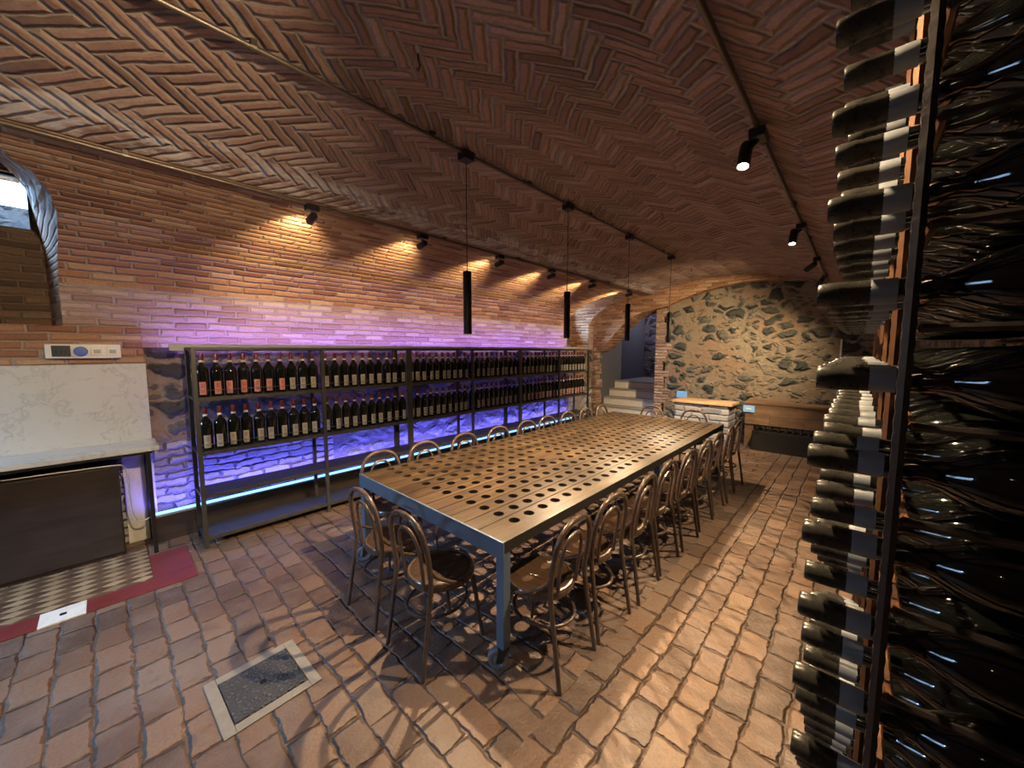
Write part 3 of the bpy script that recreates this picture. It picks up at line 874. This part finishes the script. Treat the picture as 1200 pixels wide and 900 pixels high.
# ------------------------------------------------------------------ wine shelves along the left wall
SF, SB = -4.19, -4.57
posts = (.515, 1.572, 2.640, 3.692, 4.779, 5.886, 6.935)
unames = ('nearest', 'middle', 'farthest')
S_Z = (1.357, .875, .485, .10)
for u in range(3):
    ya, ym, yb = posts[2 * u], posts[2 * u + 1], posts[2 * u + 2]
    if u < 2: yb -= .033
    root = thing('wine_shelf', 'dark steel wine shelf unit against the left wall, %s of the three' % unames[u], 'shelf', (SB, ya, 0), 0, 'steel wine shelves')
    def sb(name, x0, x1, y0, y1, z0, z1, mat=M['shelfsteel'], bev=.002):
        b = bm_(); box(b, x0 - SB, x1 - SB, y0 - ya, y1 - ya, z0, z1, bev); return obj(name, b, mat, root)
    for y in (ya, ym, yb):
        sb('post', SF - .034, SF, y - .016, y + .016, 0, 1.80)
        sb('post', SB, SB + .034, y - .016, y + .016, 0, 1.80)
    sb('top_rail', SF - .030, SF - .002, ya + .017, ym - .017, 1.775, 1.80); sb('top_rail', SF - .030, SF - .002, ym + .017, yb - .017, 1.775, 1.80)
    sb('top_rail', SB + .002, SB + .03, ya + .017, ym - .017, 1.775, 1.80); sb('top_rail', SB + .002, SB + .03, ym + .017, yb - .017, 1.775, 1.80)
    for y in (ya, ym, yb): sb('cross_rail', SB + .035, SF - .035, y - .012, y + .012, 1.775, 1.80)
    for k, z in enumerate(S_Z):
        sb('shelf_board', SB + .036, SF - .036, ya - .012, yb + .012, z - .022, z)
        for (a, c) in ((ya, ym), (ym, yb)):
            sb('shelf_lip', SF - .034, SF - .004, a + .017, c - .017, z - .030, z + .004)
    for z in (S_Z[0] + .065, S_Z[1] + .065):
        b = bm_(); tube(b, [(SF - .01 - SB, ya - ya, z), (SF - .01 - SB, yb - ya, z)], .0028, 6); obj('guard_rod', b, M['rail'], root, True)

def make_bottle(labmat, label):
    t = thing('wine_bottle', label, 'wine bottle')
    H = 1.0
    b = bm_(); lathe(b, [(0, .012), (.025, .004), (.040, 0), (.0475, .006), (.0488, .02), (.0488, .222), (.046, .245), (.034, .272), (.022, .290), (.0165, .303), (.0158, .385), (0, .386)], 24)
    body = obj('bottle_body', b, M['glass'], t, True)
    b = bm_(); lathe(b, [(.0172, .325), (.0176, .384), (.0165, .3875), (0, .388)], 18); obj('capsule', b, M['capred'], t, True)
    b = bm_(); lathe(b, [(.0176, .308), (.0180, .310), (.0180, .325), (.0174, .326)], 18); obj('neck_band', b, M['bandwhite'], t, True)
    b = bm_(); uvl = b.loops.layers.uv.new('UVMap')
    W, z0, z1, r = R(58), .022, .138, .0494
    K = 8
    vs = [[b.verts.new((r * math.cos(-W / 2 + W * i / K), r * math.sin(-W / 2 + W * i / K), z)) for i in range(K + 1)] for z in (z0, z1)]
    for i in range(K):
        f = b.faces.new((vs[0][i], vs[0][i + 1], vs[1][i + 1], vs[1][i]))
        for lp, uvc in zip(f.loops, ((i / K, 0), ((i + 1) / K, 0), ((i + 1) / K, 1), (i / K, 1))): lp[uvl].uv = uvc
    obj('bottle_label', b, labmat, t, True)
    return t
protos = {}
for lm in ('lab_red', 'lab_tan', 'lab_pink'): protos[lm] = None
cname = {'lab_red': 'pinkish red', 'lab_tan': 'grey tan', 'lab_pink': 'dusty pink'}
for row, z in enumerate(S_Z[:2]):
    idx = 0
    for u in range(3):
        cnt = 0
        for bay in range(2):
            ya, yb = posts[2 * u + bay], posts[2 * u + bay + 1]
            for j in range(10):
                y = ya + .016 + .062 + (yb - ya - .032 - .115) * j / 9 + random.uniform(-.004, .004)
                y = ya + (yb - ya) * (j + .5) / 10 * .975 + .014 + random.uniform(-.002, .002)
                lm = 'lab_tan'
                if row == 0 and u == 0 and bay == 0 and j < 7: lm = 'lab_red'
                if row == 1 and u == 2: lm = 'lab_pink'
                cnt += 1
                lab = 'dark wine bottle, %s label, %s row of %s wine shelf, %s from left' % (cname[lm], 'upper' if row == 0 else 'lower', unames[u], ORD[cnt - 1])
                x = SF - .115 + random.uniform(-.006, .006)
                rz = random.uniform(-.25, .25) - .25
                if protos[lm] is None:
                    p = make_bottle(M[lm], lab); p['group'] = 'bottles on the wine shelves'
                    p.location = (x, y, z + .001); p.rotation_euler = (0, 0, rz); protos[lm] = p
                else: dup(protos[lm], (x, y, z + .001), rz, lab)

# LED strips: one low behind the shelves, one up behind their top rail
PLX = -4.66
bm = bm_(); box(bm, WX, PLX, .22, 8.1, 0, .235); struct('baseboard_left', bm, M['cabinet'])
led = thing('led_strip', 'glowing blue light strip running low along the wall behind the wine shelves', 'light strip', (PLX - .03, .2, .25))
b = bm_(); box(b, -.018, .018, 0, 6.85, -.0145, .004); obj('channel', b, M['grey_plastic'], led)
b = bm_(); tube(b, [(0, .01, .016), (0, 6.84, .016)], .0125, 10); obj('led_tube', b, M['led'], led, True)
def area(name, loc, size, size_y, rot, power, col, spread=180):
    l = bpy.data.lights.new(name, 'AREA'); l.shape = 'RECTANGLE'; l.size = size; l.size_y = size_y; l.energy = power; l.color = col; l.spread = R(spread)
    o = bpy.data.objects.new(name, l); COL.objects.link(o); o.location = loc; o.rotation_euler = rot
    return o
# emits upward (local -Z -> world +Z), length along Y
area('led_glow', (PLX - .03, .2 + 3.42, .285), .012, 6.8, (0, R(140), 0), 34, (.11, .10, 1.0), 150)
# upper strip on the back top rail, with a lip that cuts its light at the springing of the vault
XU = SB - .045
up = thing('led_strip', 'slim violet light strip hidden behind the top rails of the wine shelves', 'light strip', (XU, .4, 1.80))
b = bm_(); box(b, .004, .044, 0, 6.6, -.03, .03); box(b, -.008, .004, 0, 6.6, .022, .026); box(b, -.009, .004, 0, 6.6, -.006, -.003); obj('channel', b, M['grey_plastic'], up)
area('led_glow_upper', (XU + .003, .4 + 3.3, 1.800), .004, 6.6, (0, R(142), 0), 30, (.42, .22, 1.0))

# ------------------------------------------------------------------ counter on the left
CY = .262
bm = bm_(); box(bm, WX, WX + .022, YB, CY - .01, .951, 1.655, .001); o = obj('marble_splashback', bm, M['marble']); tag(o, 'grey veined marble slab standing on the wall behind the counter', 'splashback')
bm = bm_(); prism(bm, [(WX + .0, YB + .0), (-4.42, YB), (-4.42, CY + .01), (WX, CY + .01)], 'Z', .912, .950); bmesh.ops.bevel(bm, geom=bm.edges[:], offset=.004, segments=2, affect='EDGES'); o = obj('marble_counter', bm, M['marble']); tag(o, 'pale marble worktop jutting from the left wall', 'worktop')
cb = thing('counter_stand', 'black steel frame holding up the marble worktop', 'stand', (-4.6, 0, 0))
for x in (-4.45, -4.82):
    b = bm_(); box(b, x + 4.6 - .014, x + 4.6 + .014, .20 - .014, .20 + .014, 0, .888); obj('leg', b, M['black'], cb)
b = bm_(); box(b, -.235, .165, -2.9, .225, .889, .911); obj('top_frame', b, M['black'], cb)
cab = thing('cabinet', 'dark wooden cabinet under the marble worktop', 'cabinet', (-4.6, -1.4, 0))
b = bm_(); box(b, -.235, -.02, -1.55, 1.42, .0, .80, .004); obj('body', b, M['cabinet'], cab)
for k, (a, c) in enumerate(((-1.54, -.58), (-.57, .40), (.41, 1.41))):
    b = bm_(); box(b, -.019, 0, a, c, .03, .785, .004); obj('door', b, M['cabinet'], cab)
cb_pts = [(-4.585, -2.2, .815), (-4.585, -.9, .822), (-4.585, -.58, .818), (-4.585, -.2, .808), (-4.585, .0, .800), (-4.585, .05, .78), (-4.585, .068, .70), (-4.585, .07, .50), (-4.585, .078, .36), (-4.585, .10, .285), (-4.60, .14, .262), (-4.63, .185, .268)]
b = bm_(); tube(b, catmull(cb_pts, 5), .006, 8)
o = obj('power_cable', b, M['cable'], None, True); tag(o, 'pale cable running along the cabinet and down to the light strip', 'cable')
bm = bm_(); box(bm, WX, WX + .012, .045, CY - .012, .0, .90); q = struct('trim_4', bm, M['marblestep'])
# brick ledge above the splashback
bm = bm_(); box(bm, WX, WX + .03, YB, CY - .02, 1.656, 1.975); q = struct('trim_5', bm, M['brick']); set_uv(q, box_uv)

sk = thing('socket_box', 'white electrical socket box on the brick above the marble slab', 'socket box', (WX + .031, -.11, 1.765))
b = bm_(); box(b, 0, .075, -.21, .21, -.058, .058, .008); obj('housing', b, M['white'], sk)
b = bm_(); box(b, .0755, .088, -.175, -.075, -.042, .046, .004); dd = obj('breaker_flap', b, M['smoke'], sk)
for k in range(3):
    b = bm_(); box(b, .0885, .094, -.155 + k * .024, -.141 + k * .024, -.02, .012, .001); obj('breaker_switch', b, M['black'], dd)
b = bm_(); lathe(b, [(0, .076), (.040, .076), (.040, .10), (.034, .106), (0, .108)], 24, Matrix.Rotation(PI / 2, 4, 'Y') @ Matrix.Translation((0, 0, 0)))
for v_ in b.verts: v_.co.y += -.02
obj('round_socket', b, M['blueplastic'], sk, True, label='round blue socket')
for y in (.035, .125):
    b = bm_(); box(b, .0755, .092, y, y + .072, -.036, .036, .005); fl_ = obj('socket_flap', b, M['white'], sk)
    b = bm_(); box(b, .0922, .0945, y + .016, y + .056, -.018, .014, .001); obj('flap_window', b, M['grey_plastic'], fl_)

# ------------------------------------------------------------------ floor inlays
pn = thing('floor_inlay', 'lozenge mosaic floor panel with a red painted border before the cabinet', 'floor panel', (-4.15, -.6, 0))
def pz(name, x0, x1, y0, y1, z, mat, label=None):
    b = bm_(); box(b, x0 + 4.15, x1 + 4.15, y0 + .6, y1 + .6, 0, z, .002); return obj(name, b, mat, pn, label=label)
pz('mosaic_panel', -4.575, -3.925, -2.9, .148, .006, M['mosaic'])
pz('border_strip', -3.924, -3.735, -2.9, -.405, .008, M['red']); pz('border_strip', -3.924, -3.735, -.195, .39, .008, M['red'])
pz('border_strip', -4.4, -3.925, .149, .39, .008, M['red']); pz('white_plate', -3.924, -3.735, -.404, -.196, .010, M['marblestep'], 'white marble plate with a small slot')
b = bm_(); box(b, -3.84 + 4.15, -3.81 + 4.15, -.315 + .6, -.285 + .6, .0102, .012); obj('slot', b, M['black'], pn)
mh = thing('manhole_cover', 'square cast iron inspection cover set in a pale stone frame in the floor', 'manhole cover', (-2.235, .462, 0), R(2))
b = bm_()
for a in ((-.215, .215, -.215, -.165), (-.215, .215, .165, .215), (-.215, -.165, -.164, .164), (.165, .215, -.164, .164)): box(b, *a, 0, .007, .002)
obj('stone_frame', b, M['coverframe'], mh)
b = bm_(); box(b, -.160, .160, -.160, .160, 0, .011, .004); obj('cover_plate', b, M['iron'], mh)
b = bm_(); lathe(b, [(0, .012), (.014, .0125), (.017, .0112), (0, .0111)], 16); obj('lift_hole', b, M['black'], mh)

# ------------------------------------------------------------------ far end: masonry block, bench, blue boards, pole
bar = thing('masonry_block', 'low pale stone block with a wooden top beyond the table', 'stone block', (-1.95, 7.3, 0))
def stone_block():
    n = N('washed_block_stone')
    return brick_mat('washed_block_stone', .30, .11, [(.15, (.12, .13, .16)), (.5, (.20, .215, .26)), (.88, (.32, .33, .37))], (.22, .22, .24), mw=.012, warp=.025, depth=.02)
b = bm_(); box(b, -.53, .37, -.14, .32, 0, .825, .01); o = obj('stone_body', b, stone_block(), bar); set_uv(o, box_uv)
b = bm_(); box(b, -.57, .42, -.18, .345, .826, .865, .005); obj('wooden_top', b, M['paletop'], bar)
bn = thing('plank_bench', 'old plank counter along the far stone wall with dark space beneath', 'counter', (-.55, 8.2, 0))
bx = -.55
def bb(name, x0, x1, y0, y1, z0, z1, mat=M['oldwood']):
    b = bm_(); box(b, x0 - bx, x1 - bx, y0 - 8.2, y1 - 8.2, z0, z1, .004); return obj(name, b, mat, bn)
bb('top_board', -1.50, .5, 7.98, 8.39, .80, .84)
bb('front_board', -1.50, .5, 8.0, 8.03, .60, .798); bb('front_board', -1.50, -1.12, 8.0, 8.03, .425, .597); bb('front_board', -1.117, -.62, 8.0, 8.03, .425, .597); bb('front_board', -.617, .5, 8.0, 8.03, .425, .597)
bb('side_panel', -1.50, -1.36, 8.031, 8.38, 0, .797); bb('side_panel', .4, .5, 8.031, 8.38, 0, .797); bb('back_panel', -1.36, .4, 8.36, 8.385, 0, .797, M['black'])
bb('notched_rail', -1.359, .399, 8.06, 8.09, .36, .424); 
tr = thing('bottle_trough', 'black trough under the plank counter', 'trough', (-.5, 7.78, 0))
b = bm_(); box(b, -.84, .88, .0, .20, 0, .345, .004); obj('trough_body', b, M['black'], tr)
t0 = None
for k in range(16):
    lab = 'dark bottle neck standing in the black trough, %s from the left' % ORD[k]
    loc = (-1.27 + .105 * k, 7.88, .346)
    if t0 is None:
        t0 = thing('trough_bottle', lab, 'bottle', loc, 0, 'bottles in the black trough')
        b = bm_(); lathe(b, [(0, 0), (.034, 0), (.034, .03), (.02, .052), (.016, .06), (.016, .105), (0, .106)], 14); obj('bottle_body', b, M['glass'], t0, True)
    else: dup(t0, loc, 0, lab)
for i, (x0, x1, z0, z1) in enumerate(((-2.87, -2.655, .76, .905), (-1.60, -1.42, .645, .765))):
    lab = ('pale blue square board on the far stone wall behind the masonry block', 'pale blue square board on the plank counter right of the masonry block')[i]
    Y = YF if i == 0 else 7.995
    t = thing('blue_board', lab, 'board', ((x0 + x1) / 2 * Y / 8.38, Y, (z0 + z1) / 2))
    w2, h2 = (x1 - x0) / 2, (z1 - z0) / 2
    b = bm_(); box(b, -w2, w2, -.02, .0, -h2, h2, .002); obj('panel', b, M['paleblue'], t)
    if i == 0: continue
    b = bm_(); box(b, -w2 * .5, w2 * .5, -.0215, -.0202, -h2 * .15, h2 * .3, .0004); obj('printed_mark', b, M['white'], t)
b = bm_(); tube(b, [(-.235, 8.34, .845), (-.235, 8.34, 1.96)], .014, 10); o = obj('wall_pole', b, M['white'], None, True); tag(o, 'thin pale vertical pole on the far wall above the plank counter', 'pole')

# ------------------------------------------------------------------ rebar rack of lying bottles on the right
FX, DX = .042, .30
CP, RP = .121, .1195
YC0, ZC = .725, 1.737
NC = 11
rows = [ZC + RP * k for k in range(5, -14, -1)]
rk = thing('bottle_rack', 'tall rusty rebar rack full of lying bottles at the right', 'bottle rack', (FX, YC0 - CP / 2, 0))
def rel(p): return (p[0] - FX, p[1] - (YC0 - CP / 2), p[2])
def bar_(name, p, q, mat, r=.0075):
    b = bm_()
    P, Q = Vector(rel(p)), Vector(rel(q)); L = (Q - P).length; n_ = max(2, int(L / .012))
    tube(b, [P + (Q - P) * i / n_ for i in range(n_ + 1)], r, 6, rib=.84)
    return obj(name, b, mat, rk, True)
ztop = rows[0] + RP / 2 + .02
y0, y1 = YC0 - CP / 2, YC0 + CP * (NC - .5)
for k in (0, 2, 4, 6, 8, NC):
    yy = y0 + CP * k
    bar_('upright', (FX, yy, 0), (FX, yy, ztop), M['rebar'] if k == 0 else M['rust'])
    if k in (0, NC): bar_('upright', (FX + DX, yy, 0), (FX + DX, yy, ztop), M['rebar'])
for j in range(len(rows) + 1):
    z = rows[0] + RP / 2 - RP * j
    bar_('front_bar', (FX + .012, y0, z), (FX + .012, y1, z), M['rust'], .006)
    bar_('back_bar', (FX + DX - .02, y0, z), (FX + DX - .02, y1, z), M['rust'], .006)
    bar_('end_bar', (FX + .01, y0, z), (FX + DX, y0, z), M['rebar'], .006)
def make_rack_bottle(label):
    t = thing('rack_bottle', label, 'wine bottle', (0, 0, 0), 0, 'bottles lying in the rebar rack')
    mt = Matrix.Rotation(-PI / 2, 4, 'Y')      # +Z -> -X : neck points to the room
    mt = Matrix.Translation((.277, 0, 0)) @ mt
    b = bm_(); lathe(b, [(0, .02), (.025, .008), (.040, 0), (.0455, .006), (.0465, .02), (.0465, .165), (.044, .188), (.034, .215), (.022, .236), (.0165, .250), (.0158, .330), (0, .331)], 24, mt)
    obj('bottle_body', b, M['glass'], t, True)
    b = bm_(); lathe(b, [(.0170, .288), (.0173, .288), (.0173, .314), (.0168, .315)], 18, mt); obj('paper_band', b, M['bandgrey'], t, True)
    b = bm_(); lathe(b, [(.0170, .3135), (.0172, .314), (.0172, .344), (.0180, .345), (.0180, .366), (.0172, .369), (.0165, .3705), (0, .371)], 20, mt); obj('capsule', b, M['capblack'], t, True)
    return t
rb0 = None
for j, z in enumerate(rows):
    for k in range(NC):
        lab = 'dark bottle lying in the rebar rack, %s row down, %s from the camera end' % (ORD[j], ORD[k])
        loc = (FX + .004 + random.uniform(-.004, .004), YC0 + CP * k, z - RP / 2 + .006 + .0465 + .001)
        if rb0 is None:
            rb0 = make_rack_bottle(lab); rb0.location = loc
        else: dup(rb0, loc, 0, lab)

# ------------------------------------------------------------------ daylight, world
W = bpy.data.worlds.new('World'); C.world = W; W.use_nodes = True
bg = W.node_tree.nodes['Background']; bg.inputs[0].default_value = (.55, .75, 1.0, 1); bg.inputs[1].default_value = 7.0
# skylight falling down the two window shafts
def skyl(loc, tgt, sx, sy, pw):
    a = area('skylight', loc, sx, sy, (0, 0, 0), pw, (.50, .72, 1.0))
    a.rotation_euler = (Vector(tgt) - Vector(loc)).to_track_quat('-Z', 'Y').to_euler()
skyl((-6.0, -.72, 3.5), (-4.9, -.3, 2.5), .5, .4, 90)
skyl((-6.0, 7.25, 3.4), (-4.7, 7.9, 2.35), .5, .4, 150)
skyl((-3.65, -4.3, 3.1), (-2.6, -.4, .8), 1.4, 1.2, 760)  # cool fill from behind the camera, sent through the added back window
# unseen dim fill light, added to lift and tint the stair alcove
l = bpy.data.lights.new('alcove_fill', 'POINT'); l.energy = 26; l.color = (.72, .68, 1); l.shadow_soft_size = .1
o = bpy.data.objects.new('alcove_fill', l); COL.objects.link(o); o.location = (-3.9, 10.6, 2.9)

# ------------------------------------------------------------------ camera
f_px = 440.0
u0, v0 = 1008.0, 411.0
p = math.atan((450 - v0) / f_px)
d = Vector(((u0 - 600) / f_px, (450 - v0) / f_px, -1.0)).normalized()
upv = Vector((0, math.cos(p), math.sin(p)))
xv = d.cross(upv)
rot = Matrix((xv, d, upv))
cam = bpy.data.cameras.new('camera'); cam.sensor_width = 36; cam.lens = 36 * f_px / 1200; cam.clip_start = .01
co = bpy.data.objects.new('camera', cam); COL.objects.link(co)
co.matrix_world = Matrix.Translation((0, 0, 1.77)) @ rot.to_4x4()
C.camera = co
C.view_settings.view_transform = 'Standard'; C.view_settings.look = 'None'
C.view_settings.exposure = 0.6; C.view_settings.gamma = 1.0
C.view_settings.use_curve_mapping = False
